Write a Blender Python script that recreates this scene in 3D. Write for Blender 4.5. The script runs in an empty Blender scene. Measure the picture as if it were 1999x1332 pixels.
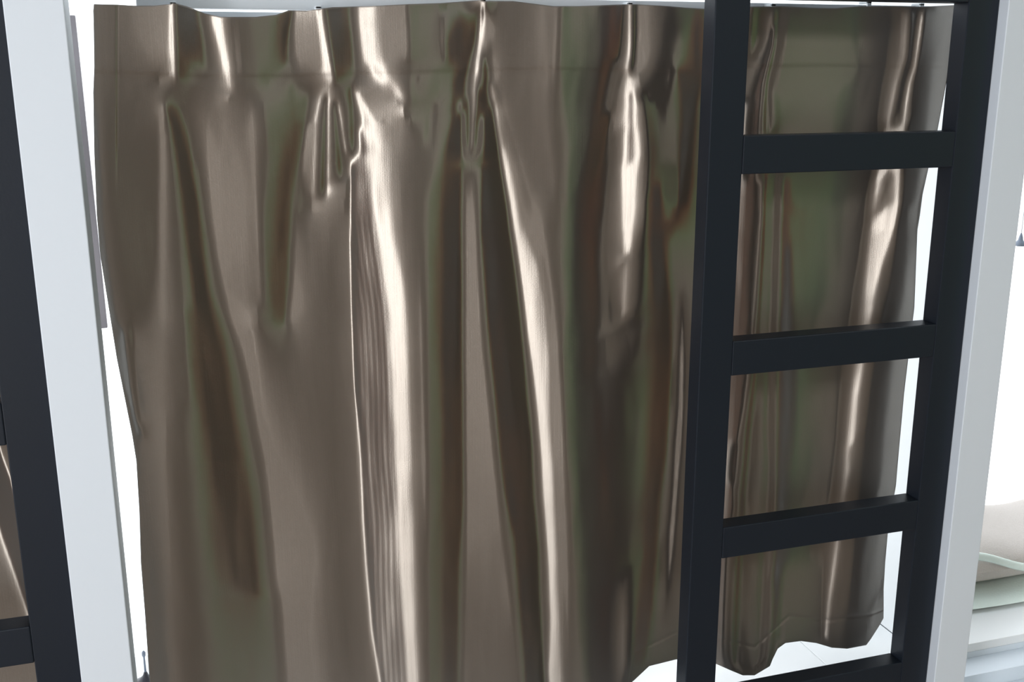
import bpy, math, random
import numpy as np
from mathutils import Vector, Matrix

# ------------------------------------------------------------------ camera, sky, lights, exposure
scene = bpy.context.scene
C = scene.collection
W, H, F = 1999, 1332, 2058.0
EYE = 1.55
PITCH, YAW, ROLL = math.radians(-14.4), math.radians(-17.4), math.radians(-0.1)
cd = bpy.data.cameras.new('camera')
cam = bpy.data.objects.new('camera', cd)
C.objects.link(cam)
Rm = Matrix.Rotation(YAW, 3, 'Z') @ Matrix.Rotation(math.pi / 2 + PITCH, 3, 'X') @ Matrix.Rotation(ROLL, 3, 'Z')
cam.matrix_world = Matrix.Translation((0, 0, EYE)) @ Rm.to_4x4()
cd.sensor_width = 36.0
cd.lens = F / W * 36.0
cd.clip_start = 0.02
cd.dof.use_dof = False
scene.camera = cam

world = bpy.data.worlds.new('World')
scene.world = world
world.use_nodes = True
bg = world.node_tree.nodes['Background']
bg.inputs['Color'].default_value = (0.93, 0.97, 1.0, 1)
bg.inputs['Strength'].default_value = 2.3

scene.view_settings.view_transform = 'Standard'
scene.view_settings.look = 'None'
scene.view_settings.gamma = 1.0
scene.view_settings.use_curve_mapping = False
scene.view_settings.exposure = 0.0
scene.cycles.max_bounces = 8
scene.cycles.diffuse_bounces = 4
scene.cycles.glossy_bounces = 4
scene.cycles.caustics_reflective = False
scene.cycles.use_denoising = True


def room_light(name, loc, rot, sx, sy, radiance, col):
    """rectangular area light, used for the window and the added ceiling fill"""
    ld = bpy.data.lights.new(name, 'AREA')
    ld.shape = 'RECTANGLE'
    ld.size, ld.size_y = sx, sy
    ld.energy = radiance * math.pi * sx * sy
    ld.color = col
    o = bpy.data.objects.new(name, ld)
    o.location = loc
    o.rotation_euler = rot
    C.objects.link(o)
    return o


# balcony window in the left wall, then an unseen fill light added under the ceiling
room_light('window_daylight', (-2.395, -1.35, 1.35), (0, math.radians(-90), 0), 2.3, 1.25, 16.0, (0.95, 0.97, 1.0))

room_light('added_ceiling_fill', (2.6, -1.1, 2.585), (0, 0, 0), 1.1, 1.1, 4.5, (1.0, 0.97, 0.94))  # added fill, brightens the right and rear walls the satin mirrors

RM = np.array(Rm)


def hit(px, py, Y):
    """point where the sight line of a photo pixel meets the plane at distance Y"""
    v = RM @ np.array([(px - W / 2) / F, -(py - H / 2) / F, -1.0])
    v = v * (Y / v[1])
    return np.array([v[0], Y, v[2] + EYE])


# ------------------------------------------------------------------ materials
def srgb(r, g, b):
    f = lambda c: ((c / 255 + 0.055) / 1.055) ** 2.4 if c > 10 else c / 255 / 12.92
    return (f(r), f(g), f(b), 1)


def paint(name, col, rough=0.5, spec=0.5, bump=0.0, scale=60, var=0.0, coat=0.0):
    m = bpy.data.materials.new(name)
    m.use_nodes = True
    nt = m.node_tree
    b = nt.nodes['Principled BSDF']
    b.inputs['Base Color'].default_value = col
    b.inputs['Roughness'].default_value = rough
    b.inputs['Specular IOR Level'].default_value = spec
    b.inputs['Coat Weight'].default_value = coat
    tc = nt.nodes.new('ShaderNodeTexCoord')
    n = nt.nodes.new('ShaderNodeTexNoise')
    n.inputs['Scale'].default_value = scale
    n.inputs['Detail'].default_value = 4
    nt.links.new(tc.outputs['Object'], n.inputs['Vector'])
    if var:
        mx = nt.nodes.new('ShaderNodeMix')
        mx.data_type = 'RGBA'
        mx.inputs[6].default_value = tuple(c * (1 - var) for c in col[:3]) + (1,)
        mx.inputs[7].default_value = tuple(min(1, c * (1 + var)) for c in col[:3]) + (1,)
        nt.links.new(n.outputs['Fac'], mx.inputs[0])
        nt.links.new(mx.outputs[2], b.inputs['Base Color'])
    if bump:
        bp = nt.nodes.new('ShaderNodeBump')
        bp.inputs['Strength'].default_value = bump
        bp.inputs['Distance'].default_value = 0.002
        nt.links.new(n.outputs['Fac'], bp.inputs['Height'])
        nt.links.new(bp.outputs['Normal'], b.inputs['Normal'])
    return m


M = {}
M['black'] = paint('black_lacquer', (0.010, 0.0145, 0.022, 1), 0.42, 0.25, 0.05, 300)
M['post'] = paint('white_post_paint', (0.66, 0.725, 0.79, 1), 0.5, 0.4, 0.05, 90)
M['white'] = paint('white_ledge_paint', (0.82, 0.84, 0.85, 1), 0.35, 0.5, 0.04, 60)
M['rail'] = paint('grey_metal_rail', (0.62, 0.66, 0.69, 1), 0.4, 0.5)
M['greystrip'] = paint('grey_strip_paint', (0.33, 0.31, 0.33, 1), 0.5, 0.4)
M['plaster'] = paint('warm_grey_plaster', (0.36, 0.345, 0.33, 1), 0.8, 0.3, 0.2, 40, 0.05)
M['leftwall'] = paint('dusky_rose_plaster', (0.50, 0.24, 0.17, 1), 0.8, 0.3, 0.2, 40, 0.05)
M['green'] = paint('sage_green_plaster', (0.40, 0.80, 0.42, 1), 0.8, 0.3, 0.2, 40, 0.05)
M['brown'] = paint('brown_backdrop_paint', (0.60, 0.21, 0.085, 1), 0.5, 0.4, 0.1, 20, 0.2)  # for the unseen panel added to tint the satin's reflections brown
M['darkpaint'] = paint('dark_brown_panel', (0.020, 0.014, 0.011, 1), 0.6, 0.3)
M['floor'] = paint('brown_floorboards', (0.26, 0.20, 0.155, 1), 0.5, 0.3, 0.1, 12, 0.15)
M['ceil'] = paint('white_ceiling', (0.7, 0.7, 0.69, 1), 0.8, 0.3)
M['cloth'] = paint('beige_blanket', (0.52, 0.48, 0.45, 1), 0.9, 0.2, 0.6, 250, 0.06)
M['mint'] = paint('pale_mint_sheet', (0.72, 0.81, 0.76, 1), 0.8, 0.2, 0.3, 200)
M['steel'] = paint('blue_grey_metal', (0.22, 0.26, 0.33, 1), 0.4, 0.5)
M['dark'] = paint('dark_knob', (0.03, 0.03, 0.04, 1), 0.4, 0.5)


def satin():
    m = bpy.data.materials.new('bronze_satin')
    m.use_nodes = True
    nt = m.node_tree
    N, L = nt.nodes, nt.links
    N.clear()
    out = N.new('ShaderNodeOutputMaterial')
    uv = N.new('ShaderNodeUVMap')
    uv.uv_map = 'UVMap'
    tan = N.new('ShaderNodeTangent')
    tan.direction_type = 'UV_MAP'
    tan.uv_map = 'UVMap'
    gl = N.new('ShaderNodeBsdfAnisotropic')
    gl.distribution = 'GGX'
    gl.inputs['Color'].default_value = (0.70, 0.625, 0.54, 1)
    gl.inputs['Roughness'].default_value = 0.40
    gl.inputs['Anisotropy'].default_value = 0.62
    gl.inputs['Rotation'].default_value = SATIN_ROT
    L.new(tan.outputs['Tangent'], gl.inputs['Tangent'])
    df = N.new('ShaderNodeBsdfDiffuse')
    df.inputs['Color'].default_value = (0.05, 0.042, 0.036, 1)
    ad = N.new('ShaderNodeMixShader')
    ad.inputs['Fac'].default_value = 0.36
    L.new(df.outputs[0], ad.inputs[1])
    L.new(gl.outputs[0], ad.inputs[2])
    # woven threads: very fine vertical ribs and a finer weft
    sep = N.new('ShaderNodeMapping')
    sep.inputs['Scale'].default_value = (900, 6, 1)
    L.new(uv.outputs['UV'], sep.inputs['Vector'])
    n1 = N.new('ShaderNodeTexNoise')
    n1.inputs['Scale'].default_value = 1.0
    n1.inputs['Detail'].default_value = 3
    L.new(sep.outputs[0], n1.inputs['Vector'])
    s2 = N.new('ShaderNodeMapping')
    s2.inputs['Scale'].default_value = (300, 900, 1)
    L.new(uv.outputs['UV'], s2.inputs['Vector'])
    n2 = N.new('ShaderNodeTexNoise')
    n2.inputs['Scale'].default_value = 1.0
    L.new(s2.outputs[0], n2.inputs['Vector'])
    add = N.new('ShaderNodeMath')
    add.operation = 'ADD'
    L.new(n1.outputs['Fac'], add.inputs[0])
    L.new(n2.outputs['Fac'], add.inputs[1])
    bp = N.new('ShaderNodeBump')
    bp.inputs['Strength'].default_value = 0.2
    bp.inputs['Distance'].default_value = 0.0004
    L.new(add.outputs[0], bp.inputs['Height'])
    L.new(bp.outputs['Normal'], gl.inputs['Normal'])
    L.new(bp.outputs['Normal'], df.inputs['Normal'])
    L.new(ad.outputs[0], out.inputs['Surface'])
    return m


SATIN_ROT = 0.0
M['satin'] = satin()


# ------------------------------------------------------------------ object helpers
def tag(o, label=None, cat=None, group=None, kind=None):
    if label: o['label'] = label
    if cat: o['category'] = cat
    if group: o['group'] = group
    if kind: o['kind'] = kind
    return o


def empty(name, loc, label, cat, group=None):
    o = bpy.data.objects.new(name, None)
    o.location = loc
    C.objects.link(o)
    return tag(o, label, cat, group)


def mesh_obj(name, verts, faces, mat, parent=None, smooth=False, bevel=0.0, seg=2):
    me = bpy.data.meshes.new(name)
    me.from_pydata([tuple(map(float, v)) for v in verts], [], faces)
    me.update()
    o = bpy.data.objects.new(name, me)
    me.materials.append(mat)
    C.objects.link(o)
    if smooth:
        me.polygons.foreach_set('use_smooth', [True] * len(me.polygons))
    if parent:
        o.parent = parent
        o.matrix_parent_inverse = Matrix.Translation(-parent.location)
    if bevel:
        b = o.modifiers.new('bevel', 'BEVEL')
        b.width = bevel
        b.segments = seg
        b.limit_method = 'ANGLE'
    return o


BF = [(0, 3, 2, 1), (4, 5, 6, 7), (0, 1, 5, 4), (1, 2, 6, 5), (2, 3, 7, 6), (3, 0, 4, 7)]


def box_v(x0, x1, y0, y1, z0, z1):
    return [(x0, y0, z0), (x1, y0, z0), (x1, y1, z0), (x0, y1, z0),
            (x0, y0, z1), (x1, y0, z1), (x1, y1, z1), (x0, y1, z1)]


def box(name, x0, x1, y0, y1, z0, z1, mat, parent=None, bevel=0.002):
    return mesh_obj(name, box_v(x0, x1, y0, y1, z0, z1), BF, mat, parent, bevel=bevel)


def boxes(name, lst, mat, parent=None, bevel=0.002):
    vs, fs = [], []
    for b in lst:
        n = len(vs)
        vs += box_v(*b)
        fs += [tuple(i + n for i in f) for f in BF]
    return mesh_obj(name, vs, fs, mat, parent, bevel=bevel)


def lathe(name, c, prof, mat, parent=None, n=24):
    vs, fs = [], []
    for r, z in prof:
        for k in range(n):
            a = 2 * math.pi * k / n
            vs.append((c[0] + r * math.cos(a), c[1] + r * math.sin(a), c[2] + z))
    for i in range(len(prof) - 1):
        for k in range(n):
            k2 = (k + 1) % n
            fs.append((i * n + k, i * n + k2, (i + 1) * n + k2, (i + 1) * n + k))
    fs.append(tuple(range(n))[::-1])
    fs.append(tuple((len(prof) - 1) * n + k for k in range(n)))
    return mesh_obj(name, vs, fs, mat, parent, smooth=True)


# ------------------------------------------------------------------ the room
Z0 = EYE
SILL = Z0 - 1.205          # top of the white ledge behind the frames
XL, XR, YB, YF = -2.4, 4.0, -2.4, 1.60
tag(box('floor', XL, XR, YB, 2.3, -0.1, 0, M['floor'], bevel=0), kind='structure')
tag(box('ceiling', XL, XR, YB, 2.3, 2.6, 2.7, M['ceil'], bevel=0), kind='structure')
tag(box('wall_rear', XL - .1, XR + .1, YB - 0.1, YB, 0, 2.6, M['plaster'], bevel=0), kind='structure')
tag(boxes('wall_left', [(XL - .1, XL, YB, -2.0, 0, 2.6), (XL - .1, XL, -0.7, 0.5, 0, 2.6), (XL - .1, XL, 0.5, YF + .1, 2.35, 2.6),
                        (XL - .1, XL, -2.0, -0.7, 0, 0.16), (XL - .1, XL, -2.0, -0.7, 2.52, 2.6)],
          M['leftwall'], bevel=0), kind='structure')
tag(boxes('wall_right', [(XR, XR + .1, YB, -0.85, 0, 2.6), (XR, XR + .1, -0.85, YF + .1, 2.35, 2.6)], M['green'], bevel=0), kind='structure')
tag(box('added_backdrop_1', XR, XR + .1, -0.85, 0.0, 0, 2.35, M['brown'], bevel=0), kind='structure')  # unseen brown panel, added for the satin to mirror
tag(box('added_backdrop_3', XL - .1, XL, 0.5, YF + .1, 0, 2.35, M['darkpaint'], bevel=0), kind='structure')  # unseen dark panel on the left, added to darken left-facing folds
tag(box('added_backdrop_2', XR, XR + .1, 0.0, YF + .1, 0, 2.35, M['darkpaint'], bevel=0), kind='structure')  # unseen dark panel on the right, added so right-facing folds mirror dark
# wall of the window side: stepped upstand below the ledge, lintel above, piers outside the frame bays
BASE = Z0 - 1.272
tag(boxes('wall_front', [(XL, XR, 1.44, 1.598, 0, BASE), (XL, XR, 1.598, 1.657, 0, Z0 - 1.239),
                         (XL, XR, 1.657, 2.15, 0, SILL - 0.02),
                         (XL, XR, 1.45, 1.68, Z0 + 0.24, 2.6),
                         (XL, -1.35, 1.45, 1.68, BASE, Z0 + 0.24),
                         (2.45, XR, 1.45, 1.68, BASE, Z0 + 0.24)], M['post'], bevel=0.001), kind='structure')
tag(box('wall_reveal', 1.426, 1.455, 1.66, 2.15, SILL, Z0 + 0.24, M['white'], bevel=0.001), kind='structure')


# ------------------------------------------------------------------ black ladder frames
FY0, FY1 = 1.500, 1.537


def ladder_frame(x0, label):
    x1 = x0 + 0.522
    zb, zt = BASE + 0.001, Z0 + 0.235
    t = empty('ladder_frame', ((x0 + x1) / 2, 1.518, zb), label, 'room divider',
              'black ladder frames of the divider')
    for a, b in ((x0, x0 + 0.060), (x1 - 0.061, x1)):
        box('stile', a, b, FY0, FY1, zb, zt, M['black'], t, bevel=0.0018)
    for top, bot in ((0.20, 0.1065), (-0.1005, -0.1605), (-0.4345, -0.494), (-0.768, -0.8262), (-1.1025, -1.271)):
        box('rung', x0 + 0.060, x1 - 0.061, FY0, FY1, Z0 + bot, Z0 + top, M['black'], t, bevel=0.0018)
    return t


ladder_frame(0.793, 'black lacquered ladder frame in front of the right end of the satin curtain')
ladder_frame(-0.191 - 0.522, 'black lacquered ladder frame cut off by the left picture edge, beside the pale post')

# ------------------------------------------------------------------ white posts
tag(box('white_post', -0.190, -0.120, 1.478, 1.552, BASE + .001, Z0 + 0.24, M['post'], bevel=0.0015),
    'wide pale blue-white square post left of the satin curtain', 'post', 'white posts between the bays')
tag(box('white_post', 1.3162, 1.388, 1.480, 1.552, BASE + .001, Z0 + 0.24, M['post'], bevel=0.0015),
    'white post with a bright side face right of the black ladder frame', 'post', 'white posts between the bays')


# ------------------------------------------------------------------ satin curtains
def parse(s):
    pts = []
    for t in s.split():
        y, x = t.split(':')
        pts.append((float(y), float(x)))
    return np.array(pts)


TARGET = {'B': (-2.4, -1.35), 'L': (-2.4, -2.28), 'P': (-2.4, 0.12), 'Q': (-2.4, 0.9),
          'N': (4.0, -1.65), 'R': (4.0, -0.42), 'D': (4.0, 0.6)}


def psi_of(cls, X, a):
    """direction a fold must mirror, seen from the cloth at X (a = sight angle there)"""
    if cls == 'K':
        return np.clip(a, math.radians(-12), math.radians(10))
    tx, ty = TARGET[cls]
    return np.arctan2(tx - X, 1.66 - ty)


def build_cloth(name, stops, top, bottom, left, right, plane, anchors, nx, ny, parent=None, header=None, ribs=None):
    top, bottom = parse(top), parse(bottom)        # here 'x:y' pairs
    left, right = parse(left), parse(right)
    tv = np.linspace(0, 1, ny)
    sv = np.linspace(0, 1, nx)
    PX = np.zeros((ny, nx)); PY = np.zeros((ny, nx))
    for j in range(ny):
        y0 = tv[j] * 1400
        for _ in range(3):
            xl = np.interp(y0, left[:, 0], left[:, 1]); xr = np.interp(y0, right[:, 0], right[:, 1])
            xs = xl + (xr - xl) * sv
            ys = np.interp(xs, top[:, 0], top[:, 1]) * (1 - tv[j]) + np.interp(xs, bottom[:, 0], bottom[:, 1]) * tv[j]
            y0 = ys.mean()
        xl = np.interp(ys, left[:, 0], left[:, 1]); xr = np.interp(ys, right[:, 0], right[:, 1])
        PX[j] = xl + (xr - xl) * sv
        PY[j] = ys
    # sight angle (azimuth) of every point and first guess of X
    vx = (PX - W / 2) / F; vy = -(PY - H / 2) / F
    d = np.stack([RM[0, 0] * vx + RM[0, 1] * vy - RM[0, 2], RM[1, 0] * vx + RM[1, 1] * vy - RM[1, 2],
                  RM[2, 0] * vx + RM[2, 1] * vy - RM[2, 2]])
    g = d[0] / d[1]; k = d[2] / d[1]
    a = np.arctan(g)
    X0 = g * plane
    PS = np.zeros((ny, nx)); WK = np.zeros((ny, nx))
    curves = [(c, parse(s)) for c, s in stops]
    for j in range(ny):
        st = []
        for c, p in curves:
            yy = PY[j].mean()
            for _ in range(3):
                xx = np.interp(yy, p[:, 0], p[:, 1])
                yy = np.interp(xx, PX[j], PY[j])
            if p[0, 0] - 0.01 <= yy <= p[-1, 0] + 0.01:
                st.append((xx, c))
        st.sort(key=lambda q: q[0])
        xs = np.array([q[0] for q in st]) + np.arange(len(st)) * 0.01
        vals, wk = [], []
        for x, c in st:
            Xc = np.interp(x, PX[j], X0[j]); ac = np.interp(x, PX[j], a[j])
            vals.append(sum(psi_of(q, Xc, ac) for q in c) / len(c))
            wk.append(1.0 if c == 'K' else (0.3 if 'K' in c else 0.0))
        PS[j] = np.interp(PX[j], xs, vals)
        WK[j] = np.interp(PX[j], xs, wk)

    def vblur(A, s):
        r = int(3 * s) + 1
        kx = np.exp(-0.5 * (np.arange(-r, r + 1) / s) ** 2); kx /= kx.sum()
        P = np.pad(A, ((r, r), (0, 0)), mode='edge')
        return sum(kx[i] * P[i:i + A.shape[0]] for i in range(2 * r + 1))

    def hblur(A, s):
        return vblur(A.T, s).T
    if ribs is not None:
        rc, r0, r1 = parse(ribs[0]), ribs[1], ribs[2]
        off = PX - np.interp(PY, rc[:, 0], rc[:, 1])
        inside = 1 / (1 + np.exp(-(off - r0) / 2.0)) / (1 + np.exp((off - r1) / 2.0)) * (PY > 420)
        PS += math.radians(4.5) * inside * np.sin(off * 2 * math.pi / 10.5 + 0.8 * np.sin(PY / 60))
    rng = np.random.RandomState(7)
    nz = hblur(vblur(rng.randn(ny, nx), 9.0), 3.0); nz /= nz.std()
    nz2 = hblur(vblur(rng.randn(ny, nx), 25.0), 10.0); nz2 /= nz2.std()
    PS += math.radians(1.6) * nz + math.radians(1.6) * nz2
    PS = hblur(vblur(PS, 2.0), 0.9)
    phi = (PS - a) / 2
    phi = np.clip(phi, math.radians(-50), math.radians(40))
    sl = np.tan(phi)
    dg = np.diff(g, axis=1)

    # the cloth is the surface that follows these slopes best: folds hold theirs, grey stretches give way,
    # threads run straight down, and the whole stays near its hanging plane
    gm = 0.5 * (g[:, 1:] + g[:, :-1])
    hx = plane * dg
    hz = plane * np.abs(np.diff(k, axis=0)) + 1e-6
    sm0 = 0.5 * (sl[:, 1:] + sl[:, :-1])
    wkm = 0.5 * (WK[:, 1:] + WK[:, :-1])
    am = 0.5 * (a[:, 1:] + a[:, :-1])
    Xm = 0.5 * (X0[:, 1:] + X0[:, :-1])
    plo = np.arctan2(-2.4 - Xm, 1.66 + 1.98) + math.radians(17)     # where the window glare begins
    phi_ = np.arctan2(4.0 - Xm, 1.66 + 2.4) - math.radians(5)      # where the green wall begins
    lo = np.minimum(sm0, np.tan((plo - am) / 2))
    hi = np.maximum(sm0, np.tan((phi_ - am) / 2))
    Y = np.zeros((ny, nx))
    sm = sm0.copy()
    area = hx.mean() * hz.mean()
    wy = LAM * area / hz ** 2
    eps = EPS * area

    def solve(wx, t, Y, n):
        def A(Q):
            R_ = eps * Q
            q = wx * (Q[:, 1:] - Q[:, :-1]); R_[:, 1:] += q; R_[:, :-1] -= q
            q = wy * (Q[1:] - Q[:-1]); R_[1:] += q; R_[:-1] -= q
            return R_
        D = np.full((ny, nx), eps)
        D[:, 1:] += wx; D[:, :-1] += wx; D[1:] += wy; D[:-1] += wy
        b = np.zeros((ny, nx)); q = wx * t; b[:, 1:] += q; b[:, :-1] -= q
        r = b - A(Y); z = r / D; p = z.copy(); rz = (r * z).sum()
        for _ in range(n):
            Ap = A(p); al = rz / (p * Ap).sum()
            Y = Y + al * p; r -= al * Ap; z = r / D; r2 = (r * z).sum()
            p = z + (r2 / rz) * p; rz = r2
        return Y
    for it in range(4):
        den = np.maximum(1 - gm * sm, 0.22)
        w = (1 - wkm) + wkm * 0.10
        out = (sm < lo) | (sm > hi)
        tgt = np.where(wkm > 0.25, np.clip(sm, lo, hi), sm0)
        w = np.where(out & (wkm > 0.25), 0.6, w)
        hxe = hx / den
        Y = solve(w * area / hxe ** 2, tgt * hxe, Y, 650 if it == 0 else 350)
        dY = np.diff(Y, axis=1)
        sm = dY / (hx + gm * dY)
    Y = Y + plane
    if header is not None:
        for kind, p in header:
            for j in range(ny):
                for_y = np.interp(PX[j], p[:, 0], p[:, 1])
                dd = PY[j] - for_y
                if kind == 'vseam':
                    dx = PX[j] - 229.0
                    Y[j] += (0.0008 * np.exp(-(dx / 1.6) ** 2) - 0.0010 / (1 + np.exp(np.clip(dx / 1.2, -30, 30)))) / (1 + np.exp(np.clip((PY[j] - 320) / 18, -30, 30)))
                elif kind == 'step':
                    Y[j] -= 0.0012 / (1 + np.exp(np.clip(dd / 1.5, -30, 30)))
                else:
                    Y[j] += 0.0010 * np.exp(-(dd / 2.5) ** 2)
    X = g * Y; Z = k * Y + EYE
    verts = np.stack([X, Y, Z], axis=-1).reshape(-1, 3)
    idx = np.arange(ny * nx).reshape(ny, nx)
    q = np.stack([idx[:-1, :-1], idx[1:, :-1], idx[1:, 1:], idx[:-1, 1:]], axis=-1).reshape(-1, 4)
    me = bpy.data.meshes.new(name)
    me.from_pydata(verts.tolist(), [], q.tolist())
    me.polygons.foreach_set('use_smooth', [True] * len(me.polygons))
    uvl = me.uv_layers.new(name='UVMap')
    U = np.stack([(X0 * 1.0), Z], axis=-1).reshape(-1, 2)
    li = np.zeros(len(me.loops), dtype=np.int32)
    me.loops.foreach_get('vertex_index', li)
    uvl.data.foreach_set('uv', U[li].astype(np.float32).ravel())
    me.materials.append(M['satin'])
    me.update()
    o = bpy.data.objects.new(name, me)
    C.objects.link(o)
    if parent:
        o.parent = parent
        o.matrix_parent_inverse = Matrix.Translation(-parent.location)
    so = o.modifiers.new('thickness', 'SOLIDIFY')
    so.thickness = 0.0012
    so.offset = 1.0 if False else -1.0
    print(name, 'depth range', Y.min(), Y.max())
    return o


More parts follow.
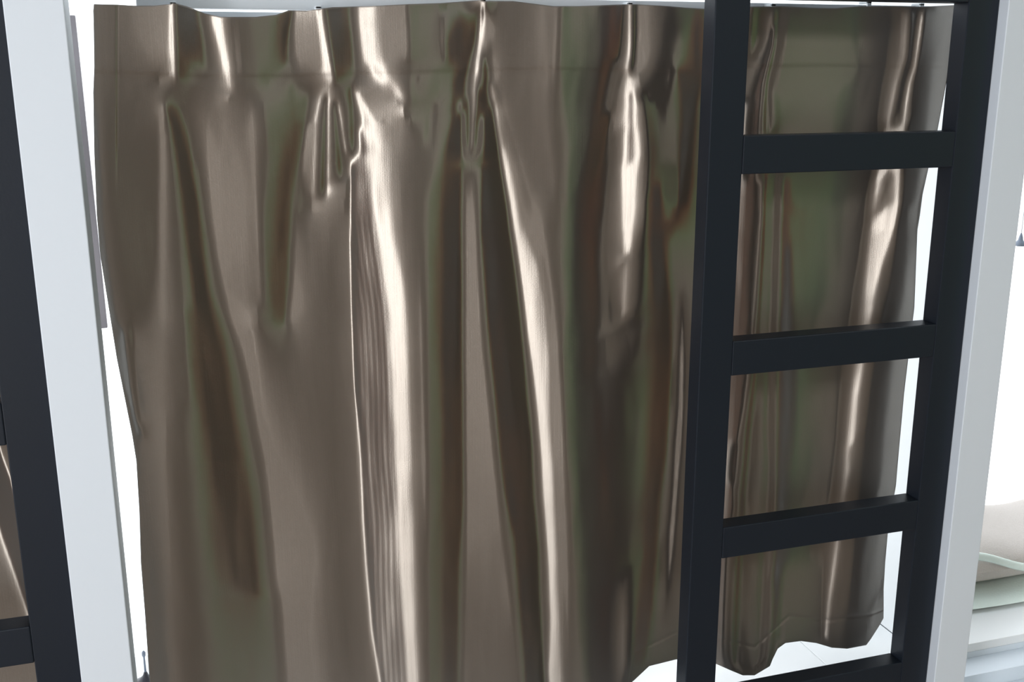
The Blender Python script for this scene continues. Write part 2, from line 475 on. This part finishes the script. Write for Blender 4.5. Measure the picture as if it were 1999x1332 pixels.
LAM, EPS = 0.25, 5.0
STOPS = [
    # --- left margin
    ('K',  '0:183 180:183 550:207 700:228 850:262 1000:275 1332:292 1400:300'),
    ('K',  '0:200 150:200'),
    ('L',  '640:238 700:244 760:252 850:269'),
    ('KD', '640:252 760:264 850:280'),
    ('KD', '210:212 400:225 550:248 680:262'),
    ('K',  '0:228 200:228'),
    ('K',  '0:232 200:232'),
    ('K',  '0:300 150:310'),
    ('KD', '225:306 350:305 500:300 560:290 620:280'),
    ('KL', '640:262 760:268 860:280'),
    ('KL', '0:329 80:326 140:322 '),
    ('B',  '0:333 100:334 160:337'),
    ('B',  '0:337 100:338 160:341'),
    ('KL', '200:318 300:318 450:316 650:318 900:312 1400:330'),
    ('KN', '260:326 400:338 600:355 800:366'),
    ('N',  '600:362 800:374 1000:391 1200:418 1400:430'),
    # --- pleat 1 right side and the long dark fold
    ('D',  '0:346 160:350'),
    ('D',  '0:372 60:388 135:397'),
    ('D',  '200:322 250:338 300:348 400:364 500:374 600:386 700:396 800:405 900:420 1000:438 1100:455 1160:465'),
    ('D',  '200:330 250:350 300:362 400:384 500:392 600:406 700:430 800:446 900:465 1000:488 1100:496 1160:498'),
    ('R',  '1000:405 1100:425 1200:448 1300:465 1400:470'),
    ('R',  '1180:490 1250:492 1330:490 1400:490'),
    ('N',  '330:380 456:399 569:414 663:448 738:463 813:474 869:485 960:502 1100:516 1300:532 1400:536'),
    ('K',  '220:405 456:425 569:440 663:475 738:490 813:502 869:514 960:530 1100:548 1300:565 1400:570'),
    # --- between pleat 1 and 2
    ('L',  '0:408 40:415 100:432 180:448'),
    ('L',  '0:428 40:430 100:440 180:452'),
    ('KL', '190:430 250:440 300:456 380:476 500:474 600:480'),
    ('KR', '0:455 80:462 180:470'),
    ('K',  '200:490 400:500 600:508'),
    ('N',  '0:492 40:495 100:503 160:512'),
    ('N',  '0:522 40:520 100:522 210:521 304:533 405:518 550:521 640:518'),
    ('R',  '0:545 60:538 130:548'),
    ('D',  '0:573 60:558 100:553 130:557'),
    ('R',  '160:572 236:568 338:548 439:536 588:535 640:534'),
    ('RD', '236:584 338:564 439:549 500:545'),
    ('R',  '600:548 640:548'),
    ('R',  '180:600 260:590 400:566 588:556 640:552'),
    ('K',  '0:590 60:583 140:590'),
    ('K',  '0:612 80:610 140:612'),
    ('K',  '240:606 338:592 440:580 640:570 900:560 1400:600'),
    # --- pleat 2
    ('L',  '165:632 230:617 380:613 420:618'),
    ('D',  '190:636 300:632 380:630'),
    ('B',  '0:619 60:627 165:647 185:640 300:640 390:638'),
    ('B',  '0:623 60:631 160:650'),
    ('D',  '0:636 40:644 165:657'),
    ('D',  '0:676 40:678 100:684 160:686'),
    ('D',  '200:652 300:660 350:664'),
    ('KL', '190:655 203:660 304:676 338:683 450:681 520:676'),
    ('D',  '170:684 240:686 300:688'),
    ('K',  '440:640 600:645 900:655 1100:665 1400:690'),
    ('KL', '430:678 520:681 600:684 700:687 800:693 850:694 900:694 1000:700 1100:706 1200:713 1300:726 1400:745'),
    ('L',  '850:698 900:702 1020:706 1132:715 1226:722 1320:737 1400:750'),
    ('Q',  '320:686 450:686 600:687 760:693 850:705 1000:713 1132:722 1226:730 1320:744 1400:756'),
    ('P',  '300:696 450:704 600:704 760:708 850:718 1000:726 1132:736 1226:744 1320:754 1400:764'),
    ('P',  '250:702 300:708 450:722 600:744 760:757 900:762 1050:769 1200:780 1332:792 1400:796'),
    # --- first bright streak
    ('B',  '170:687 220:706 287:722 372:734 450:745 550:760 625:771 700:775 775:777 888:780 907:781 1020:788 1132:791 1245:797 1332:802 1400:804'),
    ('B',  '170:693 220:716 287:734 372:746 450:758 550:772 625:782 700:785 775:787 888:789 907:790 1020:796 1132:799 1245:805 1332:810 1400:812'),
    ('L',  '230:735 300:752 372:762 450:770 550:785 650:793 900:800 1100:808 1400:820'),
    ('KL', '300:782 380:786 450:790 600:802 800:808 1100:818 1400:828'),
    ('L',  '0:700 80:705 130:712'),
    ('B',  '60:716 100:722 140:732 160:745'),
    ('B',  '140:738 165:775 203:790'),
    ('KL', '0:745 60:750 110:757'),
    ('K',  '180:722 210:735 235:750'),
    ('KL', '0:774 60:776 110:778'),
    ('K',  '0:790 120:790'),
    ('K',  '230:800 300:812 400:815 600:820 900:828 1400:836'),
    ('N',  '0:802 150:806 200:806 240:802'),
    ('N',  '0:840 100:838 180:840 280:830'),
    ('KR', '150:815 190:808'),
    ('KR', '0:858 120:866'),
    ('KN', '200:850 300:845'),
    ('N',  '130:876 236:877 304:860 400:840 550:838 700:840 907:841 1132:840 1400:840'),
    ('R',  '330:862 400:858 600:856 900:860 1100:860 1400:860'),
    ('D',  '20:905 80:876 130:884'),
    ('D',  '150:890 236:884 300:874 400:871 650:868 900:870 1000:870 1100:868 1400:866'),
    ('D',  '20:932 80:926 150:905 236:900 300:898 400:896 650:898 900:900 1000:900 1100:892 1400:890'),
    # --- pleat 3
    ('KL', '203:900 270:904 310:912'),
    ('D',  '190:912 290:913'),
    ('B',  '0:942 12:941 85:934 152:927 203:926 290:920'),
    ('B',  '0:946 12:945 85:938 152:931'),
    ('D',  '170:934 230:930 290:926'),
    ('KL', '230:943 280:938 310:920'),
    ('D',  '110:945 155:946 203:951'),
    ('K',  '330:908 450:912 650:913 900:914 1080:912 1250:908 1400:905'),
    ('K',  '330:920 450:926 650:932 900:954 1080:982 1250:1002 1400:1015'),
    ('D',  '203:944 304:948 450:942 550:950 663:960 775:972 870:980 963:990 1057:1010 1170:1018 1282:1026 1400:1034'),
    ('D',  '203:958 304:972 405:986 437:989 550:1004 663:1016 775:1024 870:1034 963:1038 1057:1046 1170:1050 1282:1057 1400:1064'),
    # --- second bright streak
    ('B',  '160:957 203:965 287:976 405:997 419:999 494:1012 569:1023 663:1033 738:1044 813:1052 888:1059 982:1063 1095:1073 1207:1076 1282:1073 1310:1071 1400:1076'),
    ('B',  '287:981 405:1003 494:1020 569:1032 663:1042 738:1052 813:1060 888:1066 982:1069 1095:1078 1207:1081 1282:1078 1310:1076 1400:1082'),
    ('L',  '450:1022 520:1046 600:1062 700:1068 800:1072 900:1076 1100:1086 1250:1092 1400:1096'),
    ('K',  '0:956 100:960 160:970 260:1000 400:1040 500:1066 588:1078 700:1084 900:1092 1100:1104 1400:1112'),
    ('KL', '20:1060 149:1068 236:1064 304:1074 380:1078'),
    ('K',  '0:1088 150:1080 300:1090 400:1094'),
    ('N',  '0:1100 130:1096 200:1104 287:1118 372:1112 437:1112 494:1103 588:1109 680:1103 775:1106 888:1110 982:1119 1095:1125 1207:1133 1400:1140'),
    ('N',  '0:1176 120:1168 200:1156 287:1143 372:1120'),
    ('R',  '0:1192 50:1192 135:1182 220:1166 287:1156 372:1136 439:1126 531:1124 650:1124 850:1128 1100:1146 1400:1156'),
    ('RD', '0:1214 50:1210 120:1204'),
    ('RD', '260:1178 340:1160 439:1144 531:1142 625:1142 740:1142'),
    ('R',  '220:1192 304:1174 372:1162 450:1156 600:1156 740:1156 850:1168 982:1186 1100:1186 1400:1180'),
    ('KL', '135:1215 200:1200 260:1190'),
    ('N',  '304:1184 405:1174 513:1165 625:1168 719:1169 775:1178 870:1184 982:1198 1080:1212'),
    ('K',  '340:1196 450:1186 560:1188 640:1192'),
    ('N',  '740:1215 800:1232 870:1238 982:1234 1080:1220'),
    ('K',  '650:1222 700:1230'),
    ('K',  '1120:1215 1400:1215'),
    # --- pleat 4
    ('B',  '150:1225 253:1220 304:1219 338:1216 405:1218 450:1222 500:1223'),
    ('P',  '180:1231 260:1232 320:1230'),
    ('B',  '0:1228 85:1228 135:1225 169:1233 203:1244 220:1240 253:1243 304:1250 338:1241 380:1234 450:1230 500:1229'),
    ('L',  '510:1222 560:1220 620:1218'),
    ('B',  '0:1231 85:1231 120:1229'),
    ('D',  '0:1237 85:1237 140:1233'),
    ('K',  '0:1246 140:1246'),
    ('KL', '200:1254 300:1260 400:1256 460:1250'),
    ('N',  '380:1262 475:1260 588:1257 680:1255 775:1249 850:1248'),
    ('R',  '176:1250 236:1265 304:1272 372:1268 475:1266 600:1268 775:1264 870:1262 982:1252 1095:1246 1207:1240 1300:1236'),
    ('D',  '360:1278 475:1274 588:1281 700:1282 813:1276 870:1274 982:1264 1095:1258 1207:1248 1300:1240'),
    ('D',  '360:1286 475:1290 588:1303 700:1306 813:1298 888:1294 982:1280 1095:1276 1207:1264 1300:1252'),
    ('N',  '200:1272 287:1285 372:1292 430:1308'),
    ('K',  '20:1310 130:1305 200:1300 300:1312 400:1322'),
    ('D',  '130:1325 165:1330 230:1336 340:1328 440:1320'),
    ('D',  '20:1362 80:1358 140:1364 200:1356 300:1348 400:1338'),
    ('K',  '460:1322 600:1332 800:1330 1000:1315 1200:1300 1290:1290'),
    ('N',  '190:1366 304:1360 420:1354'),
    ('KN', '500:1350 700:1345 900:1338 1200:1325 1300:1320'),
    # --- behind the stile
    ('KR', '0:1400 300:1390 700:1380 1332:1360'),
    ('K',  '0:1462 120:1456 '),
    ('R',  '0:1475 100:1468'),
    ('P',  '200:1452 350:1440 700:1425 1332:1390'),
    # --- right bay: pleat 5
    ('L',  '20:1510 78:1498 125:1484 169:1473 236:1461 350:1452'),
    ('P',  '50:1512 90:1506 169:1484 260:1478 340:1470 500:1455 700:1445 850:1438 1000:1425 1100:1412 1300:1402'),
    ('L',  '350:1488 437:1484 531:1476 625:1468 700:1462 800:1450 907:1428 1000:1432'),
    ('D',  '20:1513 90:1511 145:1500 203:1494 300:1492 420:1490 560:1484 700:1476 820:1461 945:1450 1151:1439 1300:1432'),
    ('KL', '20:1529 118:1514 152:1502 203:1499 257:1498'),
    ('K',  '350:1500 480:1497 650:1486 800:1478 965:1462 1151:1452 1300:1448'),
    ('N',  '169:1508 236:1518 350:1510 480:1504 650:1498 850:1494 907:1498 1151:1484 1300:1478'),
    ('KL', '340:1518 494:1514 625:1510 775:1506 963:1508 1132:1499 1300:1490'),
    ('RD', '340:1534 480:1528 600:1526 720:1522 813:1522 907:1518 1000:1516 1170:1511 1300:1502'),
    ('D',  '480:1538 600:1536 813:1536 907:1526 1000:1522 1170:1515 1290:1506'),
    ('K',  '20:1545 169:1540 300:1560 400:1565'),
    ('N',  '420:1544 500:1550 588:1556 660:1560 720:1566 945:1555 1050:1548'),
    ('K',  '1100:1545 1250:1535'),
    ('K',  '20:1640 130:1640 170:1625'),
    ('N',  '20:1668 100:1670 135:1680 203:1647 250:1643 330:1638 475:1608 606:1592'),
    ('KR', '140:1700 169:1697 220:1677 330:1665 450:1650 600:1630'),
    ('KR', '700:1600 850:1600 1000:1598 1170:1589 1260:1584'),
    ('K',  '20:1720 120:1722 250:1705 330:1695 440:1680 560:1660 700:1640 860:1630 1000:1612 1140:1600 1250:1598'),
    # --- pleat 6 and the third bright streak
    ('L',  '20:1772 111:1765 135:1758 169:1748 220:1738 257:1730 338:1716 405:1706 437:1704 531:1694 625:1684 719:1673 775:1664 888:1653 926:1652 1076:1632 1170:1619 1250:1611'),
    ('KR', '20:1783 111:1776 160:1762 240:1748'),
    ('KL', '338:1732 405:1724'),
    ('B',  '20:1801 84:1792 135:1785 162:1775 203:1768 250:1763 338:1754 405:1750 437:1744 475:1732 560:1706 640:1690 719:1680 775:1670 870:1661'),
    ('KL', '926:1662 1076:1641 1170:1626 1250:1618'),
    ('K',  '20:1812 84:1802 160:1785 250:1776 338:1768 405:1764 437:1758 560:1740 640:1720 775:1700 870:1690 1076:1670 1250:1660'),
    ('N',  '400:1772 475:1773 569:1768 700:1750 813:1733 937:1724 1000:1704 1095:1684 1200:1676'),
    ('KD', '20:1850 180:1835 300:1812 400:1790 500:1785 600:1780 750:1764 870:1752 1000:1735 1150:1718 1260:1695'),
    ('K',  '20:1862 180:1847 300:1822 400:1799 600:1787 750:1772 870:1762 1000:1745 1150:1728 1260:1715'),
]
TOP = '183:8 228:9 260:11 300:11 330:8 338:6 348:8 370:14 400:26 432:33 500:33 540:29 565:20 600:21 620:18 650:14 720:12 800:8 860:6 900:3 938:0 945:2 1000:2 1040:7 1080:12 1130:12 1180:10 1232:8 1290:11 1340:15 1375:17 1462:13 1530:12 1580:15 1630:16 1680:12 1750:12 1800:13 1862:10'
BOT = '240:1400 1100:1400 1190:1368 1238:1329 1268:1301 1320:1288 1360:1285 1399:1297 1428:1310 1450:1319 1473:1319 1503:1301 1508:1288 1518:1267 1533:1256 1563:1252 1593:1256 1623:1265 1653:1267 1690:1260 1698:1249 1713:1225 1724:1205'
LEFT = '0:184 20:182 60:183 130:184 180:182 300:184 420:189 500:196 600:212 700:228 760:240 850:258 900:266 1000:272 1100:275 1200:283 1332:292 1400:297'
RIGHT = '0:1864 60:1860 130:1853 180:1844 255:1830 330:1812 380:1801 419:1796 449:1791 600:1785 700:1773 768:1765 900:1753 948:1749 1042:1733 1100:1728 1151:1725 1190:1725 1400:1722'
ANCH = ['0:335 180:336 300:330 600:340 900:370 1400:420',
        '0:590 200:600 400:590 700:600 1400:640',
        '0:700 300:700 600:715 900:735 1400:770',
        '0:850 400:850 900:850 1400:850',
        '0:955 200:958 600:1000 900:1040 1400:1070',
        '0:1180 200:1160 500:1120 1400:1150',
        '0:1232 400:1240 900:1245 1400:1240',
        '0:1375 1400:1335',
        '0:1505 200:1495 600:1480 1300:1450',
        '0:1680 200:1650 600:1600 1300:1560',
        '0:1795 200:1768 600:1700 1300:1620']

CUR = empty('satin_curtain', (0.6, 1.64, SILL),
            'wide bronze-brown satin curtain with pinch pleats between the pale posts', 'curtain')
hdr = [('vseam', np.array([(0, 0), (1, 0)], float)), ('step', np.array([(183, 140), (330, 145), (400, 148), (560, 148), (700, 143), (900, 138), (1060, 133), (1250, 138), (1380, 140), (1462, 130), (1600, 127), (1860, 132)], float)),
       ('stitch', np.array([(183, 1500), (1200, 1500), (1238, 1275), (1320, 1235), (1399, 1245), (1473, 1265), (1540, 1203), (1620, 1212), (1700, 1200), (1725, 1190)], float))]
build_cloth('curtain_panel', STOPS, TOP, BOT, LEFT, RIGHT, 1.64, ANCH, 960, 420, CUR, hdr,
            ('420:745 600:768 775:779 900:782 1020:790 1132:793 1245:800 1400:806', -72, -14))

# --- second curtain, behind the left ladder frame
STOPS2 = [
    ('K', '0:-420 1400:-360'), ('L', '0:-330 1400:-260'), ('D', '0:-300 1400:-200'),
    ('K', '0:-250 1400:-150'), ('B', '0:-160 700:-130 1400:-60'), ('D', '0:-140 700:-90 1400:-40'),
    ('K', '0:-110 700:-60 1400:-10'),
    ('K', '600:-110 872:-70 1000:-50 1100:-20 1200:10 1400:60'),
    ('K', '600:-100 872:-60 1000:-35 1045:-25 1187:30 1400:90'),
    ('L', '600:-85 872:-48 1000:-12 1045:0 1187:50 1400:104'),
    ('Q', '600:-79 800:-60 900:-32 1000:-4 1045:6 1100:25 1187:54 1400:108'),
    ('Q', '600:-10 750:-14 850:-8 890:2 930:18 1040:39 1190:63 1400:116'),
    ('K', '600:-6 750:-10 850:-4 890:6 930:22 1040:43 1190:67 1400:120'),
    ('K', '0:60 872:60 1200:96 1400:128'),
]
CUR2 = empty('satin_curtain', (-0.5, 1.64, SILL),
             'dark-folded satin curtain glimpsed through the openings of the left ladder frame', 'curtain')
build_cloth('curtain_panel', STOPS2, '-520:8 100:8', '-520:1398 100:1398', '0:-480 1400:-420', '0:30 700:60 1400:150', 1.66,
            ['0:-160 1400:-60'], 320, 200, CUR2)

# ------------------------------------------------------------------ curtain rail and hooks
rz0 = hit(450, 18, 1.70)[2]
rz1 = hit(1300, 3, 1.70)[2]
rail = empty('curtain_rail', (0.6, 1.70, rz0), 'slim grey curtain rail running along the top of the satin curtain', 'curtain rail')
box('rail_lip', -0.04, 1.42, 1.722, 1.728, hit(470, 37, 1.722)[2], hit(470, 23, 1.722)[2], M['rail'], rail, bevel=0.0005)
box('rail_bar', -0.04, 1.44, 1.690, 1.712, rz0, max(rz1, rz0 + 0.022), M['rail'], rail, bevel=0.001)
for px, py in ((338, 10), (622, 18), (943, 4), (1230, 10), (1510, 13), (1697, 8), (1800, 12)):
    p = hit(px, py, 1.665)
    boxes('hook', [(p[0] - .004, p[0] + .004, 1.664, 1.668, p[2] - .02, p[2] + .004),
                   (p[0] - .004, p[0] + .004, 1.664, 1.690, p[2] + .001, p[2] + .005)], M['rail'], CUR, bevel=0.0005)

# ------------------------------------------------------------------ leaning grey strip at the left of the bay
a0 = hit(140, 30, 1.75); a1 = hit(202, 640, 1.75)
dx = 0.007
vs = []
for y in (1.745, 1.757):
    vs += [(a1[0] - dx, y, a1[2]), (a1[0] + dx * .9, y, a1[2]), (a0[0] + dx * .7, y, a0[2]), (a0[0] - dx, y, a0[2])]
tag(mesh_obj('trim_1', vs, [(0, 1, 2, 3), (7, 6, 5, 4), (0, 4, 5, 1), (1, 5, 6, 2), (2, 6, 7, 3), (3, 7, 4, 0)], M['greystrip'], bevel=.001), kind='structure')

# ------------------------------------------------------------------ white ledges
led = empty('window_ledge', (0.5, 1.8, SILL - 0.02), 'broad white ledge under the hem of the satin curtain', 'ledge')
edges = [-1.35, -0.5, 0.36, 1.214, 1.426]
for i in range(4):
    box('ledge_board', edges[i], edges[i + 1] - 0.001, 1.657, 2.15, SILL - 0.02, SILL, M['white'], led, bevel=0.0015)

led2 = empty('window_ledge', (2.0, 1.8, SILL - 0.02), 'pale ledge under the folded cushion beyond the right white post', 'ledge')
box('ledge_board', 1.456, 2.45, 1.657, 2.15, SILL - 0.02, SILL, M['white'], led2, bevel=0.0015)

# ------------------------------------------------------------------ cushion and sheet on the right ledge
def rounded_pad(name, x0, x1, y0, y1, z0, h, mat, seed, wr, parent=None, slope=0.0, nx=90, ny=50, fold=0.0):
    rnd = random.Random(seed)
    ph = [(rnd.uniform(8, 26), rnd.uniform(-16, 16), rnd.uniform(0, 6.28)) for _ in range(7)]
    vs, fs = [], []
    for side in (1, 0):
        for j in range(ny):
            for i in range(nx):
                u, v = i / (nx - 1) * 2 - 1, j / (ny - 1) * 2 - 1
                x = (x0 + x1) / 2 + (x1 - x0) / 2 * u
                y = (y0 + y1) / 2 + (y1 - y0) / 2 * v + fold * math.sin(x * 11 + seed)
                e = max(0.0, (1 - abs(u) ** 6)) ** 0.5 * max(0.0, (1 - abs(v) ** 4)) ** 0.5
                w = sum(math.sin(a * x + b * y + c) for a, b, c in ph) * wr
                z = z0 + (h * 0.5 + (h * 0.5 + w) * e + slope * (x - x0) * e * -1 if side else h * 0.5 - h * 0.5 * e)
                vs.append((x, y, max(z, z0)))
    n = nx * ny
    for s in (0, 1):
        for j in range(ny - 1):
            for i in range(nx - 1):
                q = [s * n + j * nx + i, s * n + j * nx + i + 1, s * n + (j + 1) * nx + i + 1, s * n + (j + 1) * nx + i]
                fs.append(tuple(q if s == 0 else q[::-1]))
    return mesh_obj(name, vs, fs, mat, parent, smooth=True)


tag(rounded_pad('folded_sheet', 1.50, 2.42, 1.765, 2.10, SILL, 0.022, M['mint'], 4, 0.0012, fold=0.006),
    'pale mint folded sheet under the beige cushion on the right ledge', 'sheet')
cu = empty('cushion', (1.95, 1.93, SILL + 0.027), 'rumpled grey-beige cushion with pale piping beyond the right white post', 'cushion')
rounded_pad('cushion_body', 1.53, 2.38, 1.80, 2.09, SILL + 0.027, 0.100, M['cloth'], 9, 0.0022, cu, slope=0.01)
pts = []
for i in range(60):
    t = i / 59
    x = 1.535 + 0.82 * t
    q = min(1, max(0, (x - 1.66) / 0.22)); pts.append((x, 1.800 - 0.004 * math.sin(q * 3.1), SILL + 0.122 - 0.052 * q * q * (3 - 2 * q) + 0.004 * math.sin(t * 14)))
vs, fs = [], []
for i, p in enumerate(pts):
    for k in range(10):
        a = 2 * math.pi * k / 10
        vs.append((p[0], p[1] + 0.006 * math.cos(a), p[2] + 0.010 * math.sin(a)))
for i in range(59):
    for k in range(10):
        fs.append((i * 10 + k, i * 10 + (k + 1) % 10, (i + 1) * 10 + (k + 1) % 10, (i + 1) * 10 + k))
mesh_obj('piping', vs, fs, M['mint'], cu, smooth=True)

# ------------------------------------------------------------------ cord weight beyond the right post, small stand at the left gap
p = hit(1991, 480, 1.95)
cw = empty('blind_cord_weight', tuple(p), 'small blue-grey bell-shaped cord weight hanging in the bright bay by the right picture edge', 'cord weight')
lathe('weight', p, [(0.001, 0), (0.012, 0), (0.0125, 0.003), (0.010, 0.009), (0.006, 0.013), (0.004, 0.022), (0.002, 0.028), (0.0012, 0.030)], M['steel'], cw)
lathe('cord', (p[0], p[1], p[2] + 0.029), [(0.0011, 0), (0.0011, Z0 + 0.24 - p[2] - 0.03)], M['white'], cw, n=8)
p = hit(286, 1333, 2.03)
p[2] = SILL
st = empty('spike_stand', tuple(p), 'tiny dark conical stand with thin grey spike beside the left pale post', 'stand')
lathe('stand_base', p, [(0.030, 0), (0.030, 0.004), (0.016, 0.012), (0.006, 0.022), (0.003, 0.03)], M['dark'], st)
lathe('spike', (p[0], p[1], p[2] + 0.028), [(0.0022, 0), (0.0018, 0.035), (0.004, 0.040), (0.004, 0.046), (0.001, 0.05)], M['steel'], st, n=12)
